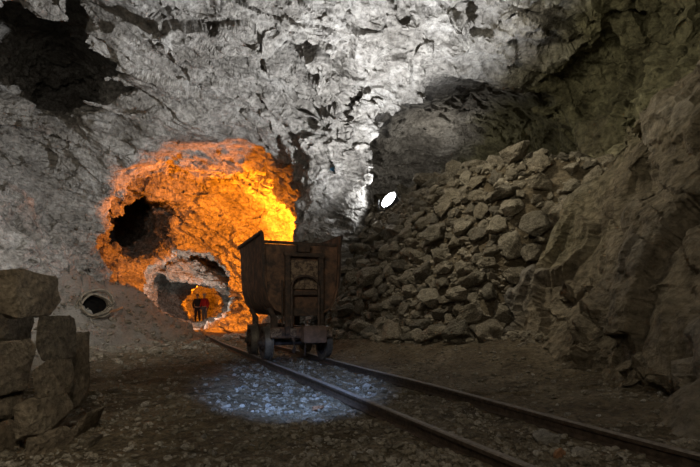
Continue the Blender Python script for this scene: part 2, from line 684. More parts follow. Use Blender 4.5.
# floor
ny_, nx_ = 420, 520
ys = -3.6 + (41.0) * (np.linspace(0, 1, ny_) ** 1.7)
rows = []
for yy in ys:
    yv = max(yy, 1.5)
    x0, x1 = max(-13.5, -2.0 - .85 * yv), min(7.6, 2.6 + .8 * yv)
    if yy < 4:
        x0, x1 = min(x0, -7), max(x1, 4.5)
    xx = np.linspace(x0, x1, nx_)
    rows.append(np.stack([xx, np.full(nx_, yy)], 1))
fxy = np.concatenate(rows)
fz = floor_z(fxy[:, 0], fxy[:, 1])
p3 = np.stack([fxy[:, 0], fxy[:, 1], fz], 1)
_k = sstep(3.0, 4.6, -fxy[:, 0]) * sstep(3, 6, fxy[:, 1]) * (1 - sstep(14, 16, fxy[:, 1]))
fz = fz + _k * (.17 * facets(bedded(p3, .8, .6, .45), 5) + .09 * facets(bedded(p3, .3, .22, .2), 15) + .10 * fbm(p3 * 1.3 + 7, 3))
fz = fz + .035 * fbm(p3 * 3.1, 4) + .012 * ridged(p3 * 9, 2) - .045
fv = np.stack([fxy[:, 0], fxy[:, 1], fz], 1)
ii = np.arange((ny_ - 1) * nx_).reshape(ny_ - 1, nx_)[:, :-1].ravel()
fq = np.stack([ii, ii + 1, ii + nx_ + 1, ii + nx_], 1)
fl = link('floor', mesh_from('floor', fv, fq), M['floor'])
tag(fl, 'brown gravelly mine floor banked up under the rubble', kind='structure')
from mathutils.bvhtree import BVHTree
FB = BVHTree.FromPolygons(fv.tolist(), fq.tolist())


def ground(x, y):
    h = FB.ray_cast(Vector((x, y, 12)), Vector((0, 0, -1)))
    return (h[0], h[1]) if h[0] is not None else (Vector((x, y, 0)), Vector((0, 0, 1)))


# ------------------------------------------------------------------ rocks
def hull_mesh(name, dims, seed, npts=16, boxy=.5, bevel=.04, sub=2, amp=.05, flat=False):
    r = np.random.default_rng(seed)
    d = r.normal(size=(npts, 3))
    d /= np.linalg.norm(d, axis=1)[:, None]
    mx = np.abs(d).max(1)
    d = d * ((1 - boxy) + boxy / mx)[:, None] * r.uniform(.82, 1.05, npts)[:, None]
    bm = bmesh.new()
    for p in d:
        bm.verts.new(p * .5)
    g = bmesh.ops.convex_hull(bm, input=bm.verts)
    for e in set(g['geom_interior']) | set(g['geom_unused']):
        if isinstance(e, bmesh.types.BMVert) and e.is_valid:
            bm.verts.remove(e)
    bmesh.ops.dissolve_limit(bm, angle_limit=.3, verts=bm.verts, edges=bm.edges)
    bmesh.ops.bevel(bm, geom=list(bm.edges), offset=bevel, segments=1, affect='EDGES', clamp_overlap=True)
    bmesh.ops.triangulate(bm, faces=bm.faces)
    if sub:
        for _ in range(sub):
            le = [e for e in bm.edges if e.calc_length() > .09]
            bmesh.ops.subdivide_edges(bm, edges=le, cuts=1, use_grid_fill=True)
            bmesh.ops.triangulate(bm, faces=bm.faces)
    bm.verts.ensure_lookup_table()
    bm.normal_update()
    if amp:
        pts = np.array([x.co[:] for x in bm.verts])
        dd = amp * (fbm(pts * 3.5 + seed, 3) + .8 * facets(pts * 3.2 + seed * 1.7))
        for x, k in zip(bm.verts, dd):
            x.co += x.normal * float(k)
    for x in bm.verts:
        x.co = Vector((x.co.x * dims[0], x.co.y * dims[1], x.co.z * dims[2]))
    bmesh.ops.recalc_face_normals(bm, faces=bm.faces)
    me = bpy.data.meshes.new(name)
    bm.to_mesh(me)
    bm.free()
    me.polygons.foreach_set('use_smooth', np.zeros(len(me.polygons), bool))
    return me


protos = []
for k in range(14):
    r = np.random.default_rng(100 + k)
    dims = (1.0, r.uniform(.62, .9), r.uniform(.42, .75))
    protos.append(hull_mesh('rubble_rock', dims, 200 + k, 14 + k % 5, .55, .035, 2, .06))

rock_list = []


def add_rock(pos, size, rotm, proto, mat, name='rubble_rock'):
    o = link(name, proto, mat)
    o.matrix_world = Matrix.Translation(pos) @ rotm.to_4x4() @ Matrix.Diagonal((size, size, size, 1))
    return o


def tilt(normal, spin, amt):
    n = Vector((0, 0, 1)).lerp(Vector(normal), amt).normalized()
    return n.to_track_quat('Z', 'Y').to_matrix() @ Matrix.Rotation(spin, 3, 'Z')


HEAP = []          # (x, y, size)


def heap_ok(x, y, z, s, fac):
    for (a, b, c, t) in HEAP:
        if (a - x) ** 2 + (b - y) ** 2 + (c - z) ** 2 < (fac * (s + t) * .5) ** 2:
            return False
    return True


def heap_zone(x, y):
    d = mound_d(x, y)
    if d < -.2 or d > 3.3:
        return False
    if y + .25 * (x - 2) < 5.3 or x + .1 * (y - 9) < -.45:
        return False
    ax = Vector((x, y, 0))
    if (x > 1.8 and y < 6.9 and mound_d(x, y) < 0.15) or (x > 1.9 and y < 6.75 - .1 * (x - 2.6)) or x > .52 * y:
        return False
    if ((x + .35) / .7) ** 2 + ((y - 11.4) / .8) ** 2 < 1:
        return False
    return True


RR = random.Random(3)
for smin_, smax_, tries, fac, cap_ in ((.48, .74, 900, .84, 22), (.31, .46, 7000, .72, 230), (.18, .28, 26000, .66, 640)):
    for _ in range(tries):
        if len(HEAP) >= cap_:
            break
        x, y = RR.uniform(-.8, 4.6), RR.uniform(5.2, 13.0)
        if not heap_zone(x, y):
            continue
        s = RR.uniform(smin_, smax_)
        d = mound_d(x, y)
        if d > 2.2 and s < .6:
            s *= .8
        if d < .3 and s > .6:
            continue
        g, n = ground(x, y)
        if heap_ok(x, y, g.z, s, fac):
            HEAP.append((x, y, g.z, s))
            pos = g + n * (RR.uniform(.12, .34) * s)
            o = add_rock(pos, s, tilt(n, RR.uniform(0, 6.28), RR.uniform(.0, .9)) @ Euler((RR.uniform(-.55, .55), RR.uniform(-.55, .55), 0)).to_matrix(), RR.choice(protos), M['rubble'])
            rock_list.append((o, x, y, g.z, s, d))
print('rocks', len(rock_list))


def chips(name, pts, nrms, sizes, mat, label, cat, seed=5):
    """uncountable small stones as one mesh"""
    r = np.random.default_rng(seed)
    t = (1 + 5 ** .5) / 2
    iv = np.array([(-1, t, 0), (1, t, 0), (-1, -t, 0), (1, -t, 0), (0, -1, t), (0, 1, t), (0, -1, -t), (0, 1, -t), (t, 0, -1), (t, 0, 1), (-t, 0, -1), (-t, 0, 1)]) / 3.8
    it = np.array([(0, 11, 5), (0, 5, 1), (0, 1, 7), (0, 7, 10), (0, 10, 11), (1, 5, 9), (5, 11, 4), (11, 10, 2), (10, 7, 6), (7, 1, 8), (3, 9, 4), (3, 4, 2), (3, 2, 6), (3, 6, 8), (3, 8, 9), (4, 9, 5), (2, 4, 11), (6, 2, 10), (8, 6, 7), (9, 8, 1)])
    n = len(pts)
    V = iv[None] * r.uniform(.72, 1.2, (n, 12, 1))
    V = V * np.stack([np.ones(n), r.uniform(.55, 1, n), r.uniform(.35, .75, n)], 1)[:, None, :]
    e = r.uniform(-.5, .5, (n, 2))
    a = r.uniform(0, 6.283, n)
    ca, sa = np.cos(a), np.sin(a)
    x, y, z = V[..., 0], V[..., 1], V[..., 2]
    x, z = x * np.cos(e[:, :1]) + z * np.sin(e[:, :1]), -x * np.sin(e[:, :1]) + z * np.cos(e[:, :1])
    x, y = x * ca[:, None] - y * sa[:, None], x * sa[:, None] + y * ca[:, None]
    V = np.stack([x, y, z], 2) * np.asarray(sizes)[:, None, None] + (np.asarray(pts) + np.asarray(nrms) * np.asarray(sizes)[:, None] * .12)[:, None, :]
    F = (it[None] + (np.arange(n) * 12)[:, None, None]).reshape(-1, 3)
    return tag(link(name, mesh_from(name, V.reshape(-1, 3), F, False), mat), label, cat, kind='stuff')


pp, nn_, ss = [], [], []
for _ in range(9000):
    x, y = RR.uniform(-.9, 4.2), RR.uniform(5.0, 13.2)
    if heap_zone(x, y) or (-.25 < mound_d(x, y) < 0 and x < 3 and y > 5.6):
        g, n = ground(x, y)
        pp.append(g[:])
        nn_.append(n[:])
        ss.append(.05 + .13 * RR.random() ** 2)
chips('rubble_chips', pp, nn_, ss, M['rubble'], 'small broken stone filling the gaps of the rubble heap', 'rubble')
pp, nn_, ss = [], [], []
while len(pp) < 15000:
    y = 1.9 + 11 * RR.random() ** 1.9
    x = RR.uniform(-.78 * y, .76 * y)
    o = float(track_off(x, y))
    if min(abs(o - OFF_L), abs(o - OFF_R)) < .055:
        continue
    if float(perlin(np.array([[x * 1.1, y * 1.1, 4.0]]))[0]) < RR.uniform(-.5, .35) and not (OFF_L - .5 < o < OFF_R):
        continue
    g, n = ground(x, y)
    if g.z > .9:
        continue
    pp.append(g[:])
    nn_.append(n[:])
    ss.append((.010 + .034 * RR.random() ** 4) * (1 + .09 * y))
for _ in range(1500):
    y = RR.uniform(6.5, 13)
    x = RR.uniform(-7.5, -2.5)
    g, n = ground(x, y)
    if g.z > 2.4:
        continue
    pp.append(g[:])
    nn_.append(n[:])
    ss.append(.035 + .16 * RR.random() ** 4)
chips('gravel', pp, nn_, ss, M['gravel'], 'loose grey gravel strewn over the mine floor', 'gravel', 6)

# loose stones big enough to count
stone_protos = [hull_mesh('loose_stone', (1, .75 + .2 * (k % 2), .5 + .05 * k), 300 + k, 13, .4, .06, 1, .05) for k in range(5)]


ochre_protos = [m_.copy() for m_ in stone_protos]


def floor_at(px, py):
    d = Vector(((px - 350) / FPX, 1, (HZ - py) / FPX))
    h = FB.ray_cast(Vector((0, 0, CAMZ)), d)
    return h[0], h[1]


def stone(px, py, wpx, label, mat='pebble', group=None, k=None):
    g, n = floor_at(px, py)
    sz = wpx / FPX * g.y
    o = add_rock(g + n * sz * .16, sz, tilt(n, RR.uniform(0, 6.28), .6), (stone_protos if mat == 'pebble' else ochre_protos)[RR.randrange(5) if k is None else k], M[mat], 'loose_stone')
    return tag(o, label, 'stone', group)


stone(99, 372, 7, 'small pale stone on the dirt just right of the stacked blocks')
stone(145, 406, 10, 'pale rounded stone alone on the dirt left of the track')
stone(203, 438, 9, 'pale stone nearest the bottom edge on the left dirt')
stone(180, 374, 8, 'small grey stone on the brown dirt far left of the cart wheel')
stone(198, 413, 9, 'grey stone left of the bluish lit patch of gravel')
stone(226, 409, 13, 'wide flat stone on the left rim of the bluish lit patch')
stone(318, 411, 15, 'reddish brown stone within the bluish lit patch of gravel', 'ochre')
stone(560, 457, 19, 'reddish brown stone between the rails in the foreground', 'ochre')
stone(581, 455, 20, 'flat pale stone between the rails beside the reddish stone')
stone(545, 442, 30, 'large dark grey stone between the rails in the foreground')
stone(366, 388, 12, 'pale flat stone between the rails ahead of the cart')
stone(213, 455, 11, 'rounded grey stone low on the left dirt by the bottom edge')
for lab, zone, cnt in (('small grey stone in the bluish lit patch of gravel', (215, 340, 372, 432), 34),
                       ('small grey loose stone on the dirt left of the track', (110, 380, 385, 462), 34),
                       ('small grey loose stone in the ballast between the rails', (330, 640, 375, 462), 30),
                       ('small grey loose stone on the bank right of the track', (400, 690, 365, 440), 20)):
    got = 0
    while got < cnt:
        px, py = RR.uniform(zone[0], zone[1]), RR.uniform(zone[2], zone[3])
        g, n = floor_at(px, py)
        if g is None:
            continue
        o = float(track_off(g.x, g.y))
        side = 'l' if o < OFF_L - .09 else ('m' if OFF_L + .09 < o < OFF_R - .09 else ('r' if o > OFF_R + .09 else ''))
        if side != ('l' if 'left' in lab or 'bluish' in lab else 'm' if 'between' in lab else 'r'):
            continue
        stone(px, py, RR.uniform(4.5, 11) * (py - 250) / 190, lab, 'pebble', 'stones in the bluish lit patch' if 'bluish' in lab else {'l': 'loose stones left of the track', 'm': 'loose stones between the rails', 'r': 'loose stones right of the track'}[side])
        got += 1

# ------------------------------------------------------------------ rails
def sweep(profile, pts, name, closed=True):
    n = len(profile)
    vs, qs = [], []
    for i, p in enumerate(pts):
        a = pts[max(0, i - 1)]
        b = pts[min(len(pts) - 1, i + 1)]
        t = (b - a) / np.linalg.norm(b - a)
        side = np.cross(t, (0, 0, 1))
        for (u, w) in profile:
            vs.append(p + side * u + np.array([0, 0, w]))
    for i in range(len(pts) - 1):
        for k in range(n):
            k2 = (k + 1) % n
            qs.append((i * n + k, i * n + k2, (i + 1) * n + k2, (i + 1) * n + k))
    return mesh_from(name, np.array(vs), np.array(qs), False)


prof = [(-.035, 0), (.035, 0), (.035, .008), (.008, .016), (.008, .05), (.020, .055), (.020, .072), (.014, .078), (-.014, .078), (-.020, .072), (-.020, .055), (-.008, .05), (-.008, .016), (-.035, .008)]
for off, lab in ((OFF_L, 'rusty left rail running from the foreground under the cart'), (OFF_R, 'rusty right rail running below the rubble heap')):
    pts = [track_point(off, s, -.035 + .004 * math.sin(s * 1.7 + off)) for s in np.arange(-1.2, 29, .4)]
    me = sweep(prof, pts, 'rail')
    me.materials.append(M['rail'])
    me.materials.append(M['rail_top'])
    fi = np.arange(len(me.polygons)) % len(prof)
    me.polygons.foreach_set('material_index', np.isin(fi, (6, 7, 8)).astype(np.int32))
    tag(link('rail', me, None), lab, 'rail', 'rails of the mine track')

# ------------------------------------------------------------------ mesh builder for made things
class MB:
    def __init__(self):
        self.bm = bmesh.new()

    def box(self, c, d, rot_=None, bevel=.006):
        r = bmesh.ops.create_cube(self.bm, size=1)
        vs = r['verts']
        for x in vs:
            x.co = Vector((x.co.x * d[0], x.co.y * d[1], x.co.z * d[2]))
        if bevel:
            es = list({e for x in vs for e in x.link_edges})
            rb = bmesh.ops.bevel(self.bm, geom=es, offset=min(bevel, min(d) * .3), segments=2, affect='EDGES')
            vs = list({x for f in rb['faces'] for x in f.verts} | {x for x in vs if x.is_valid})
        mtx = Matrix.Translation(c) @ (Euler(rot_).to_matrix().to_4x4() if rot_ else Matrix.Identity(4))
        bmesh.ops.transform(self.bm, matrix=mtx, verts=vs)
        return self

    def cyl(self, a, b, r, r2=None, seg=20):
        a, b = Vector(a), Vector(b)
        d = b - a
        m = Matrix.Translation((a + b) / 2) @ d.to_track_quat('Z', 'Y').to_matrix().to_4x4()
        bmesh.ops.create_cone(self.bm, cap_ends=True, segments=seg, radius1=r, radius2=r if r2 is None else r2, depth=d.length, matrix=m)
        return self

    def sph(self, c, r, sc=(1, 1, 1), seg=12):
        bmesh.ops.create_uvsphere(self.bm, u_segments=seg, v_segments=seg // 2 + 2, radius=r, matrix=Matrix.Translation(c) @ Matrix.Diagonal((*sc, 1)))
        return self

    def tube(self, pts, r, seg=8, closed=False):
        pts = [Vector(p) for p in pts]
        n = len(pts)
        rings = []
        up = Vector((0, 0, 1))
        for i, p in enumerate(pts):
            a = pts[(i - 1) % n] if (closed or i > 0) else pts[0]
            b = pts[(i + 1) % n] if (closed or i < n - 1) else pts[-1]
            t = (b - a).normalized()
            u = t.cross(up)
            if u.length < .2:
                u = t.cross(Vector((0, 1, 0)))
            u.normalize()
            w_ = u.cross(t)
            rings.append([self.bm.verts.new(p + u * r * math.cos(k * 6.2832 / seg) + w_ * r * math.sin(k * 6.2832 / seg)) for k in range(seg)])
        for i in range(n if closed else n - 1):
            A, B = rings[i], rings[(i + 1) % n]
            for k in range(seg):
                self.bm.faces.new((A[k], A[(k + 1) % seg], B[(k + 1) % seg], B[k]))
        if not closed:
            self.bm.faces.new(rings[0][::-1])
            self.bm.faces.new(rings[-1])
        return self

    def lathe(self, prof, seg=36):
        """profile (x along axis, radius), turned about the x axis"""
        rings = []
        for (x, r) in prof:
            rings.append([self.bm.verts.new((x, r * math.cos(k * 6.28319 / seg), r * math.sin(k * 6.28319 / seg))) for k in range(seg)])
        n = len(rings)
        for i in range(n):
            A, B = rings[i], rings[(i + 1) % n]
            for k in range(seg):
                self.bm.faces.new((A[k], A[(k + 1) % seg], B[(k + 1) % seg], B[k]))
        return self

    def sheet(self, pts2, y0, y1, th):
        """open profile in xz swept along y, with thickness"""
        pts2 = [Vector((a, b)) for a, b in pts2]
        n = len(pts2)
        inner = []
        for i, p in enumerate(pts2):
            t = (pts2[min(n - 1, i + 1)] - pts2[max(0, i - 1)]).normalized()
            inner.append(p + Vector((-t.y, t.x)) * th)
        loop = pts2 + inner[::-1]
        A = [self.bm.verts.new((p.x, y0, p.y)) for p in loop]
        B = [self.bm.verts.new((p.x, y1, p.y)) for p in loop]
        m = len(loop)
        for k in range(m):
            self.bm.faces.new((A[k], A[(k + 1) % m], B[(k + 1) % m], B[k]))
        for i in range(n - 1):
            j = m - 1 - i
            self.bm.faces.new((A[i + 1], A[i], A[j], A[j - 1]))
            self.bm.faces.new((B[i], B[i + 1], B[j - 1], B[j]))
        return self

    def build(self, name, mat, parent=None, smooth=False, loc=None):
        bmesh.ops.recalc_face_normals(self.bm, faces=self.bm.faces)
        me = bpy.data.meshes.new(name)
        self.bm.to_mesh(me)
        self.bm.free()
        if smooth:
            me.polygons.foreach_set('use_smooth', np.ones(len(me.polygons), bool))
            me.set_sharp_from_angle(angle=math.radians(40))
        return link(name, me, mat, parent, loc)


# ------------------------------------------------------------------ mine cart
base = track_point(1.7225, 6.40, .043)
cart = empty('mine_cart', base, math.atan2(.378, .926))
tag(cart, 'rusted steel mine cart with deep tub standing on the rails', 'mine cart')
GX = .3775
U = [(-.490, 1.50), (-.470, 1.36), (-.462, 1.05), (-.445, .86), (-.405, .70), (-.33, .60), (-.22, .545), (0, .53)]
U = U + [(-a, b) for a, b in U[-2::-1]]
tub = MB().sheet(U, -.70, .80, .018).build('tub', M['rust'], cart, True)
UI = [(a * .965, b + .012) for a, b in U]
for ysign, yy in ((-1, -.655), (1, .755)):
    m = MB()
    prof_ = [(a, min(b, 1.395)) for a, b in UI[1:-1]]
    A = [m.bm.verts.new((a, yy, b)) for a, b in prof_]
    B = [m.bm.verts.new((a, yy + .018, b)) for a, b in prof_]
    m.bm.faces.new(A)
    m.bm.faces.new(B[::-1])
    for k in range(len(A)):
        k2 = (k + 1) % len(A)
        m.bm.faces.new((A[k], A[k2], B[k2], B[k]))
    m.build('end_plate', M['rust'], tub)
    MB().box((0, yy + .009, 1.395), (.90, .035, .035)).build('end_rim', M['rust_dark'], tub)
for sx in (-1, 1):
    MB().box((sx * .498, .05, 1.495), (.03, 1.52, .045), (0, sx * -.15, 0)).build('side_rim', M['rust_dark'], tub)
    MB().sheet([(sx * .505, 1.51), (sx * .485, 1.36), (sx * .478, 1.05), (sx * .462, .86)][::-sx], -.715, -.66, .014).build('edge_strip', M['rust_dark'], tub)
# frame on the near end
yf = -.70
for x in (-.19, .22):
    m = MB().box((x, yf - .01, .79), (.06, .05, .96))
    for zz in (.42, .62, .86, 1.08, 1.22):
        m.cyl((x, yf - .045, zz), (x, yf - .03, zz), .012, seg=8)
    m.build('upright', M['rust_dark'], cart)
MB().box((.015, yf - .015, 1.255), (.50, .06, .05)).build('top_bar', M['rust_dark'], cart)
MB().box((.015, yf - .01, .80), (.40, .035, .045)).build('cross_bar', M['rust_dark'], cart)
MB().box((.015, yf - .012, .575), (.46, .045, .09)).build('cross_bar', M['rust_dark'], cart)
MB().box((.015, yf + .02, 1.02), (.36, .012, .34)).build('back_plate', M['rust_pale'], cart)
arc = [(.015 - .165, yf - .06, .40), (.015 - .165, yf - .06, .86)] + [(.015 - .165 * math.cos(t), yf - .06, .86 + .14 * math.sin(t) ** .7) for t in np.linspace(.25, math.pi - .25, 9)] + [(.015 + .165, yf - .06, .86), (.015 + .165, yf - .06, .40)]
MB().tube(arc, .016, 8).build('arch_handle', M['rust_dark'], cart, True)
m = MB().box((-.005, yf - .03, 1.325), (.15, .09, .09))
latch = m.build('latch_box', M['rust_dark'], cart)
MB().cyl((-.005, yf - .082, 1.33), (-.005, yf - .07, 1.33), .028).build('latch_pin', M['rust_dark'], latch)
MB().tube([(-.26, yf - .03, .95), (-.262, yf - .045, .7), (-.258, yf - .03, .42)], .009, 6).build('release_rod', M['rust_dark'], cart, True)
# underframe
for sx in (-1, 1):
    MB().box((sx * .22, .05, .335), (.08, 1.46, .11)).build('sill', M['rust_dark'], cart)
MB().box((-.01, -.66, .335), (.74, .07, .13)).build('end_beam', M['rust'], cart)
MB().box((-.01, .76, .335), (.74, .07, .13)).build('end_beam', M['rust'], cart)
for sx in (-.325, -.14):
    MB().box((sx, -.70, .335), (.13, .012, .10)).build('beam_plate', M['rust_pale'], cart)
MB().box((.115, -.765, .315), (.28, .15, .20), None, .012).build('buffer_block', M['wood'], cart)
MB().box((.325, -.70, .335), (.09, .02, .12)).build('beam_plate', M['rust_pale'], cart)
MB().box((0, .86, .315), (.28, .13, .20), None, .012).build('buffer_block', M['wood'], cart)
hk = MB().tube([(-.12, -.70, .27), (-.12, -.75, .22), (-.12, -.76, .15), (-.12, -.73, .11), (-.12, -.70, .13)], .018, 8)
hk.build('coupling_hook', M['rust_dark'], cart, True)
MB().tube([(.02, -.72, .26), (.02, -.725, .16), (.02, -.72, .06)], .008, 6).build('chain', M['rust_dark'], cart, True)
for sx in (-1, 1):
    for yy in (-.5, .6):
        m = MB().box((sx * .30, yy, .45), (.07, .10, .14))
        m.box((sx * .33, yy, .56), (.05, .10, .14), (0, sx * .5, 0))
        m.build('tub_bracket', M['rust_dark'], cart)
for yy in (-.40, .42):
    MB().cyl((-.46, yy, .20), (.46, yy, .20), .032).build('axle', M['rust_dark'], cart, True)
    for sx in (-1, 1):
        MB().box((sx * .24, yy, .235), (.09, .13, .12)).build('axle_box', M['rust_dark'], cart)
        i_ = -sx
        pr = [(-.05, .05), (-.05, .075), (-.012, .09), (-.012, .150), (-.045, .158), (-.045, .196), (.028, .203), (.030, .228), (.046, .228), (.048, .158), (.012, .150), (.012, .09), (.05, .075), (.05, .05)]
        pr = [(a * i_, b) for a, b in pr]
        wme = MB().lathe(pr, 40)
        for k in range(6):
            a = k * math.pi / 3 + .3
            wme.box((0, .12 * math.cos(a), .12 * math.sin(a)), (.036, .09, .026), (a, 0, 0), .004)
        wh = wme.build('wheel', [M['rust_dark'], M['wheel_tread']], cart, True, (sx * GX, yy, .203))
        me = wh.data
        for pl in me.polygons:
            c = pl.center
            if math.hypot(c.y, c.z) > .19:
                pl.material_index = 1
        hub = MB().cyl((sx * -.05, 0, 0), (sx * .085, 0, 0), .052, .045)
        hub.cyl((sx * .085, 0, 0), (sx * .10, 0, 0), .028)
        hub.build('hub', M['rust_dark'], wh, True)

# ------------------------------------------------------------------ stacked stone blocks, lower left
BLOCKS = [
    # px0, px1, py0, py1, depth y, thickness, tilt, label
    (-22, 63, 270, 317, 2.42, .46, -.05, 'big flat topped brown capstone on the stacked blocks'),
    (36, 77, 318, 361, 2.36, .34, .06, 'squarish dark block under the right end of the capstone'),
    (34, 73, 362, 400, 2.34, .34, -.05, 'brown block in the middle of the right column of stacked blocks'),
    (9, 74, 402, 440, 2.30, .36, -.08, 'wide block with a dark patch low in the stacked blocks'),
    (15, 78, 442, 482, 2.28, .36, -.06, 'bottom block of the stack cut off by the bottom edge'),
    (-20, 37, 346, 398, 2.24, .34, .10, 'pale grey upright block on the left of the stack'),
    (-22, 7, 399, 432, 2.22, .34, .04, 'small block under the pale grey upright block'),
    (-22, 13, 434, 482, 2.12, .30, .12, 'block in the bottom left corner of the picture'),
    (65, 86, 338, 410, 2.74, .30, .03, 'narrow upright slab behind the right edge of the stack'),
    (-30, 34, 312, 350, 2.80, .30, .03, 'dark recessed block in the gap below the capstone'),
    (76, 100, 412, 446, 2.62, .20, .5, 'tilted thin stone at the foot of the stacked blocks'),
    (80, 106, 440, 462, 2.46, .20, .3, 'small tilted stone lowest at the foot of the stacked blocks'),
]
for k, (x0, x1, y0, y1, yy, th, tl, lab) in enumerate(BLOCKS):
    a, b = at(x0, y1, yy), at(x1, y0, yy)
    b[0] = (x1 - 350) / FPX * (yy + th)
    c = (a + b) / 2
    d = b - a
    me = hull_mesh('stone_block', (1, 1, 1), 400 + k, 60, 1.0, .025, 2, .03)
    o = link('stone_block', me, M['block'])
    for vv in me.vertices:
        vv.co = Vector((vv.co.x * abs(d[0]) * 1.10, vv.co.y * th, vv.co.z * abs(d[2]) * 1.10))
    o.location = (c[0], yy + th * .5, c[2])
    o.rotation_euler = (0, tl, RR.uniform(-.06, .06))
    tag(o, lab, 'block')

# ------------------------------------------------------------------ coil of hose on the left slope
cp, cn = floor_at(97, 314)
cc = cp + Vector((0, -.12, .15))
coil = empty('hose_coil', cc)
tag(coil, 'dusty coil of thick hose with a dark hollow lying on the left slope', 'hose')
axis = (Vector((0, 0, CAMZ)) - cc).normalized().lerp(Vector((.35, -.5, .35)), .4).normalized()
R3 = axis.to_track_quat('Z', 'Y').to_matrix()
r_ = random.Random(4)
for k in range(7):
    R0 = .25 + (.035 * (k % 3))
    ox, oy, oz = r_.uniform(-.04, .06), r_.uniform(-.01, .07), -.16 + .055 * k
    ph = r_.uniform(0, 6)
    pts = [R3 @ Vector((ox + (R0 + .015 * math.sin(2 * t + ph)) * math.cos(t), oy + (R0 * .86 + .02 * math.sin(3 * t + ph)) * math.sin(t), oz + .02 * math.sin(t + ph))) for t in np.linspace(0, 2 * math.pi, 40, endpoint=False)]
    MB().tube(pts, .022, 8, True).build('hose_loop', M['hose'], coil, True)
MB().tube([R3 @ Vector((.28, -.12, .12)), R3 @ Vector((.40, -.10, .16)), R3 @ Vector((.52, -.03, .12))], .027, 8).build('hose_end', M['ochre'], coil, True)
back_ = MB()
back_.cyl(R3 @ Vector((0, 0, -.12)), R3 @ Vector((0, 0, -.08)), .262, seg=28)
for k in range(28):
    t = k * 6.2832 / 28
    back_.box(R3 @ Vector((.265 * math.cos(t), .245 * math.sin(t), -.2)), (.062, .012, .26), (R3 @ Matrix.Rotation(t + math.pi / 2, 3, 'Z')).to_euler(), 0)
back_.build('hollow_shade', M['shade_black'], coil)  # dark disc and ring put in as the shade of the hollow

# ------------------------------------------------------------------ flood lamp on the rubble
lp, ln = floor_at(389, 206)
LPOS = Vector(at(389, 200, lp.y - 1.35))
lamp = empty('flood_lamp', LPOS)
tag(lamp, 'glaring white flood lamp standing on top of the rubble heap', 'lamp')
LDIR = Vector((-.68, -.55, .48)).normalized()
LR = LDIR.to_track_quat('Z', 'Y').to_matrix()
m = MB().cyl((0, 0, -.16), (0, 0, .0), .12, .198, 28)
for k in range(5):
    m.cyl((0, 0, -.15 + k * .025), (0, 0, -.143 + k * .025), .16 + .008 * k, seg=24)
hs = m.build('housing', M['lamp_metal'], lamp, True)
ls = MB().cyl((0, 0, .0), (0, 0, .012), .190, seg=32).build('lens', glow_mat('lamp_glass', (.95, .97, 1), 14), lamp)
rg = MB().tube([(.198 * math.cos(t), .198 * math.sin(t), .008) for t in np.linspace(0, 6.2832, 32, endpoint=False)], .014, 6, True).build('lens_ring', M['lamp_metal'], lamp, True)
for o in (hs, ls, rg):
    o.rotation_euler = LR.to_euler()
st = MB().tube([(-.22, .0, .0), (-.22, .04, -.22), (.22, .04, -.22), (.22, .0, .0)], .012, 6).cyl((0, .04, -.22), (0, .06, -.42), .02).cyl((0, .06, -.40), (-.22, .0, -.85), .014).cyl((0, .06, -.40), (.22, .02, -.85), .014).cyl((0, .06, -.40), (.02, .32, -.75), .014).build('stand', M['black'], lamp)

# blue survey marker on the pillar
# ------------------------------------------------------------------ people in the far passage
def skin_mesh(name, nodes, edges, levels=2):
    names = list(nodes)
    me = bpy.data.meshes.new(name)
    me.from_pydata([nodes[k][0] for k in names], [(names.index(a), names.index(b)) for a, b in edges], [])
    o = bpy.data.objects.new('tmp', me)
    COL.objects.link(o)
    o.modifiers.new('s', 'SKIN')
    if not me.skin_vertices:
        bm = bmesh.new()
        bm.from_mesh(me)
        bm.verts.layers.skin.verify()
        bm.to_mesh(me)
        bm.free()
    for k, n in enumerate(names):
        r = nodes[n][1]
        me.skin_vertices[0].data[k].radius = (r, r) if isinstance(r, (int, float)) else r
        me.skin_vertices[0].data[k].use_root = (k == 0)
    sb = o.modifiers.new('u', 'SUBSURF')
    sb.levels = sb.render_levels = levels
    dg = bpy.context.evaluated_depsgraph_get()
    dg.update()
    out = bpy.data.meshes.new_from_object(o.evaluated_get(dg))
    out.name = name
    bpy.data.objects.remove(o)
    out.polygons.foreach_set('use_smooth', np.ones(len(out.polygons), bool))
    return out


M['skin'] = flat_mat('skin', (.50, .30, .22), (.58, .36, .27), 30, .6, 0, .05)


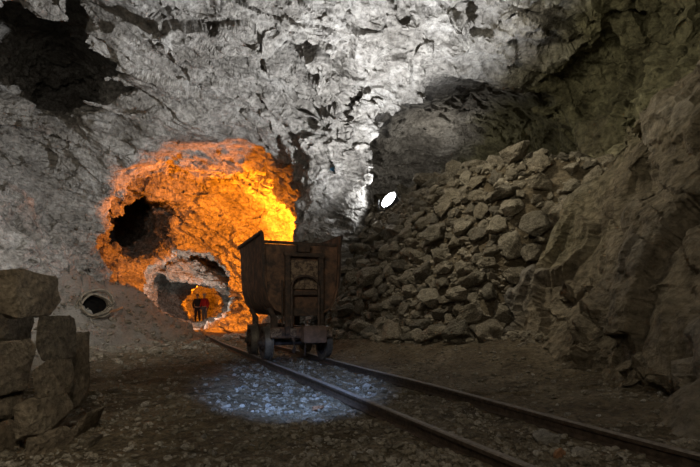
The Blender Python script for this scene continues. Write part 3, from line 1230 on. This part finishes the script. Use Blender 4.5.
def person(loc, face, h, jacket, legs, cap_mat, label, elbow):
    root = empty('person', loc, face)
    tag(root, label, 'person')
    k = h / 1.75
    N = {'pelvis': ((0, 0, .95), (.16, .12)), 'waist': ((0, 0, 1.10), (.14, .10)), 'chest': ((0, 0, 1.30), (.165, .115)), 'neck0': ((0, .01, 1.46), .065), 'neck': ((0, -.005, 1.52), .052), 'head0': ((0, -.02, 1.60), (.072, .085)), 'head': ((0, -.012, 1.69), (.075, .09))}
    E = [('pelvis', 'waist'), ('waist', 'chest'), ('chest', 'neck0'), ('neck0', 'neck'), ('neck', 'head0'), ('head0', 'head')]
    for s_, n in ((-1, 'l'), (1, 'r')):
        N['sh' + n] = ((s_ * .17, 0, 1.42), .06)
        N['el' + n] = ((s_ * (.25 + elbow), .02, 1.13), .045)
        N['wr' + n] = ((s_ * .23, -.10, .90), .030)
        N['ha' + n] = ((s_ * .225, -.13, .82), (.038, .022))
        N['hip' + n] = ((s_ * .095, 0, .88), .095)
        N['kn' + n] = ((s_ * .11, -.02 * s_, .49), .062)
        N['an' + n] = ((s_ * .12, .02 - .05 * s_, .10), .042)
        N['to' + n] = ((s_ * .14, -.15 - .05 * s_, .04), .036)
        E += [('chest', 'sh' + n), ('sh' + n, 'el' + n), ('el' + n, 'wr' + n), ('wr' + n, 'ha' + n), ('pelvis', 'hip' + n), ('hip' + n, 'kn' + n), ('kn' + n, 'an' + n), ('an' + n, 'to' + n)]
        for f_ in range(4):
            a_ = 'f%d%s' % (f_, n)
            N[a_] = ((s_ * .225, -.155 + .017 * f_, .745 - .006 * (f_ in (1, 2))), .009)
            E.append(('ha' + n, a_))
        N['th' + n] = ((s_ * .20, -.175, .80), .010)
        E.append(('ha' + n, 'th' + n))
    N = {a: (tuple(c * k for c in b[0]), tuple(c * k for c in b[1]) if isinstance(b[1], tuple) else b[1] * k) for a, b in N.items()}
    body = link('body', skin_mesh('body', N, E), M['skin'], root)
    m = MB()
    for s_ in (-1, 1):
        m.sph((s_ * .032 * k, -.092 * k, 1.655 * k), .011 * k)
    m.build('eyes', M['black'], body)
    MB().sph((0, -.105 * k, 1.625 * k), .016 * k, (.8, 1, 1.4)).build('nose', M['skin'], body, True)

    def grow(keys, ed, f_, add):
        return ({a: (N[a][0], tuple(c * f_ + add for c in N[a][1]) if isinstance(N[a][1], tuple) else N[a][1] * f_ + add) for a in keys}, ed)
    up = ['chest', 'pelvis', 'waist', 'neck0', 'shl', 'shr', 'ell', 'elr', 'wrl', 'wrr']
    nd, ed = grow(up, [e for e in E if e[0] in up and e[1] in up], 1.06, .022)
    link('jacket', skin_mesh('jacket', nd, ed), jacket, root)
    lo_ = ['pelvis', 'hipl', 'hipr', 'knl', 'knr', 'anl', 'anr']
    nd, ed = grow(lo_, [e for e in E if e[0] in lo_ and e[1] in lo_], 1.05, .016)
    link('trousers', skin_mesh('trousers', nd, ed), legs, root)
    for n, s_ in (('l', -1), ('r', 1)):
        nd, ed = grow(['an' + n, 'to' + n], [('an' + n, 'to' + n)], 1.0, .012)
        link('shoe', skin_mesh('shoe', nd, ed), M['black'], root)
    hm = MB().sph((0, -.005 * k, 1.715 * k), .115 * k, (.92, 1.1, .75), 16)
    hm.box((0, -.11 * k, 1.70 * k), (.15 * k, .08 * k, .015 * k))
    hm.build('helmet', cap_mat, root, True)
    return root


M['red_cloth'] = flat_mat('red_cloth', (.45, .02, .02), (.55, .03, .03), 20, .85, 0, .2)
M['dark_cloth'] = flat_mat('dark_cloth', (.015, .015, .018), (.03, .03, .035), 20, .9, 0, .2)
M['grey_cloth'] = flat_mat('grey_cloth', (.10, .10, .11), (.15, .15, .16), 20, .9, 0, .2)
M['helmet_pale'] = flat_mat('pale_helmet', (.6, .55, .45), (.65, .6, .5), 20, .5, 0, .05)
M['helmet_tan'] = flat_mat('tan_helmet', (.30, .20, .12), (.34, .23, .14), 20, .5, 0, .05)
for px, hgt, fc, jk, lg, hl, lab, el in ((197.5, 1.70, .5, 'dark_cloth', 'dark_cloth', 'helmet_tan', 'person in dark jacket and dark trousers standing in the far passage', .01),
                                        (204.5, 1.74, -.3, 'red_cloth', 'grey_cloth', 'helmet_pale', 'person in red jacket and grey trousers standing in the far passage', .03)):
    g, n = ground((px - 350) / FPX * 30, 30)
    person(g, fc, hgt, M[jk], M[lg], M[hl], lab, el)

# small blue marker fixed to the pillar left of the recess
WB = None
for o in COL.objects:
    if o.name == 'wall_back':
        me = o.data
        cv = np.empty(len(me.vertices) * 3, np.float32)
        me.vertices.foreach_get('co', cv)
        lv = np.empty(len(me.loops), np.int32)
        me.loops.foreach_get('vertex_index', lv)
        cv = cv.reshape(-1, 3)
        lv = lv.reshape(-1, 4)
        sel = lv[(np.abs(cv[lv[:, 0], 0] + .35) < 1.2)]
        WB = BVHTree.FromPolygons(cv.tolist(), sel.tolist())
hit = WB.ray_cast(Vector((0, 0, CAMZ)), Vector(((333 - 350) / FPX, 1, (HZ - 170) / FPX)))
if hit[0] is not None:
    mk = MB().cyl((0, 0, 0), (0, 0, .03), .055, seg=20).cyl((0, 0, .03), (0, 0, .045), .02, seg=10).build('wall_marker', M['blue'])
    nrm_ = hit[1] if hit[1].y < 0 else -hit[1]
    mk.matrix_world = Matrix.Translation(hit[0]) @ nrm_.to_track_quat('Z', 'Y').to_matrix().to_4x4()
    tag(mk, 'small round blue marker fixed to the rock pillar left of the recess', 'marker')

# ------------------------------------------------------------------ camera, world, lights
cd = bpy.data.cameras.new('camera')
cd.sensor_width = 36
cd.lens = FPX / 700 * 36
cd.shift_y = (HZ - 233.5) / 700
cam = bpy.data.objects.new('camera', cd)
cam.location = (0, 0, CAMZ)
cam.rotation_euler = (math.pi / 2, 0, 0)
COL.objects.link(cam)
scene.camera = cam
w = bpy.data.worlds.new('world')
scene.world = w
w.use_nodes = True
w.node_tree.nodes['Background'].inputs[0].default_value = (0, 0, 0, 1)
scene.view_settings.view_transform = 'Standard'
scene.view_settings.look = 'None'
scene.view_settings.exposure = 0
scene.view_settings.gamma = 1


def light(name, typ, loc, energy, color, target=None, size=.3, spot=60, blend=.5):
    d = bpy.data.lights.new(name, typ)
    d.energy = energy
    d.color = color
    if typ == 'AREA':
        d.size = size
    else:
        d.shadow_soft_size = size
    if typ == 'SPOT':
        d.spot_size = math.radians(spot)
        d.spot_blend = blend
    o = bpy.data.objects.new(name, d)
    o.location = loc
    if target is not None:
        o.rotation_euler = (Vector(target) - Vector(loc)).to_track_quat('-Z', 'Y').to_euler()
    COL.objects.link(o)
    return o


LP = np.array(LPOS + LDIR * .06)
light('flood_light', 'SPOT', LP, 120, (.93, .96, 1), target=tuple(LPOS + LDIR), size=.12, spot=174, blend=.2)
light('roof_fill', 'SPOT', (.7, 8.3, 2.3), 1300, (.95, .97, 1), target=(-1.6, 7.5, 5.4), size=.07, spot=166, blend=.6)  # added unseen spot, brightens the roof where the flood lamp falls short
light('recess_fill', 'POINT', (2.4, 13.8, 5.0), 40, (1, .95, .85), size=.3)  # unseen point light added for the flood lamp's back spill
TL = at(236, 262, 13.4)
light('tunnel_light', 'SPOT', TL, 800, (1, .24, .006), target=tuple(TL + np.array([-.25, .72, .55])), size=.10, spot=172, blend=.2)
TC = at(272, 238, 15.6)
light('chamber_light', 'SPOT', TC, 1700, (1, .25, .008), target=tuple(TC + np.array([-.6, .45, .35])), size=.06, spot=174, blend=.15)
light('passage_light', 'SPOT', at(184, 313, 17.6), 420, (1, .96, .88), target=tuple(at(186, 280, 24)), size=.2, spot=110, blend=.4)
light('people_light', 'POINT', at(203, 292, 33), 420, (1, .25, .010), size=.2)
light('left_light', 'SPOT', (-1.8, 2.5, 2.6), 680, (1, .90, .75), target=(-5.6, 11, 1.6), size=.5, spot=70, blend=.8)
light('slope_fill', 'SPOT', (-2.2, 5.2, 3.2), 270, (.98, .96, .90), target=(-4.9, 10.6, .5), size=.15, spot=56, blend=.8)  # extra fill with no fixture, added to lift the left slope
light('right_fill', 'SPOT', (-1.2, .6, 3.4), 330, (1, .94, .70), target=(4.9, 7.2, 4.5), size=.25, spot=58, blend=.7)  # added frontal fill for the upper right wall, source unseen
light('outcrop_fill', 'SPOT', (.5, 6.4, 4.2), 240, (1, .91, .70), target=(3.5, 6.9, 2.5), size=.12, spot=140, blend=.7)  # added in place of ceiling bounce on the outcrop, no lamp hangs here
light('front_fill', 'AREA', (-.3, -1.6, 3.0), 62, (1, .89, .70), target=(-.4, 5, .3), size=1.6)  # broad soft fill added behind the camera for the foreground
light('cart_fill', 'SPOT', (-1.1, 1.6, 2.1), 110, (1, .90, .74), target=(-.62, 5.8, .95), size=.2, spot=27, blend=.7)  # spot fill added to lift the cart's front, the cart carries no lamp
light('near_fill', 'SPOT', (-.2, .3, 1.9), 85, (1, .88, .68), target=(-1.62, 2.4, .45), size=.2, spot=40, blend=.6)  # small unseen fill added for the stacked blocks
light('track_light', 'SPOT', (-.22, 1.5, 1.35), 620, (.29, .50, 1), target=(-.45, 4.05, 0), size=.04, spot=35, blend=.8)

# ------------------------------------------------------------------ which rocks show, and what sets each apart
bpy.context.view_layer.update()
dg = bpy.context.evaluated_depsgraph_get()
EYE = Vector((0, 0, CAMZ))


def seen(o, want=36):
    vs = o.data.vertices
    n = 0
    tot = 0
    for k in range(0, len(vs), max(1, len(vs) // want)):
        p = o.matrix_world @ vs[k].co
        d = p - EYE
        px, py = 350 + FPX * p.x / p.y, HZ - FPX * (p.z - CAMZ) / p.y
        if not (0 < px < 700 and 0 < py < 467):
            continue
        hit = scene.ray_cast(dg, EYE, d.normalized(), distance=d.length * .9995)
        tot += 1
        if not hit[0] or hit[4] == o or (hit[1] - p).length < .03:
            n += 1
    return n / want


def pix(o):
    p = o.matrix_world.translation
    return 350 + FPX * p.x / p.y, HZ - FPX * (p.z - CAMZ) / p.y, p.y


ORD = 'first second third fourth fifth sixth seventh eighth ninth tenth eleventh twelfth thirteenth fourteenth fifteenth sixteenth seventeenth eighteenth nineteenth twentieth'.split()


def in_order(lst, phrase):
    """label a row of look-alikes from left to right"""
    lst = sorted(lst, key=lambda o: pix(o)[0])
    for k, o in enumerate(lst):
        if len(lst) == 1:
            o['label'] = phrase[0]
        elif k == 0:
            o['label'] = 'leftmost of the ' + phrase[1]
        elif k == len(lst) - 1:
            o['label'] = 'rightmost of the ' + phrase[1]
        else:
            o['label'] = ORD[k] + ' from the left of the ' + phrase[1]


vis = []
_toward = (EYE - LPOS).normalized()
for o, x, y, z, s_, d in rock_list:
    c = o.location - LPOS
    t = max(-.3, min(1.6, c.dot(_toward)))
    if (c - _toward * t).length < .23 + .42 * s_:         # nothing lies right in front of the lamp
        bpy.data.objects.remove(o)
        continue
    f = seen(o)
    if f < .06:
        bpy.data.objects.remove(o)
    else:
        vis.append((o, f, s_))
vis.sort(key=lambda t: -t[1] * (t[2] / t[0].location.y) ** 2)
for o, f, s_ in vis[298:]:
    bpy.data.objects.remove(o)
vis = vis[:298]
print('visible rocks', len(vis))
zones = {}
for rank, (o, f, s_) in enumerate(vis):
    px, py, yy = pix(o)
    col = 0 if px < 400 else 1 if px < 445 else 2 if px < 490 else 3 if px < 540 else 4
    row = min(4, max(0, int((py - 160) / 37)))
    size = 'large' if s_ / yy * FPX > 27 else 'medium' if s_ / yy * FPX > 17 else 'small'
    tag(o, '', 'rock', 'rocks of the rubble heap')
    zones.setdefault((row, col, size), []).append(o)
ROWN = ('top of heap', 'upper heap', 'middle of heap', 'lower heap', 'foot of heap')
COLN = ('near the cart', 'left of centre', 'at its centre', 'right of centre', 'near the right outcrop')
for (row, col, size), lst in zones.items():
    in_order(lst, ('only %s grey brown rubble rock, %s %s' % (size, ROWN[row], COLN[col]), '%s rubble rocks, %s %s' % (size, ROWN[row], COLN[col])))
rows = {}
for o in list(COL.objects):
    if o.name.startswith('loose_stone') and o.get('group'):
        if seen(o, 20) < .1:
            bpy.data.objects.remove(o)
            continue
        px, py, yy = pix(o)
        far = py < (402 if 'bluish' in o['label'] else 418)
        rows.setdefault((o['label'], far), []).append(o)
for (lab, far), lst in rows.items():
    place = lab[lab.index('stone') + 6:]
    lst.sort(key=lambda o: pix(o)[0])
    for o in lst[20:]:
        bpy.data.objects.remove(o)
    w_ = 'farther' if far else 'nearer'
    in_order(lst[:20], ('only %s grey stone %s' % (w_, place), '%s small stones %s' % (w_, place)))
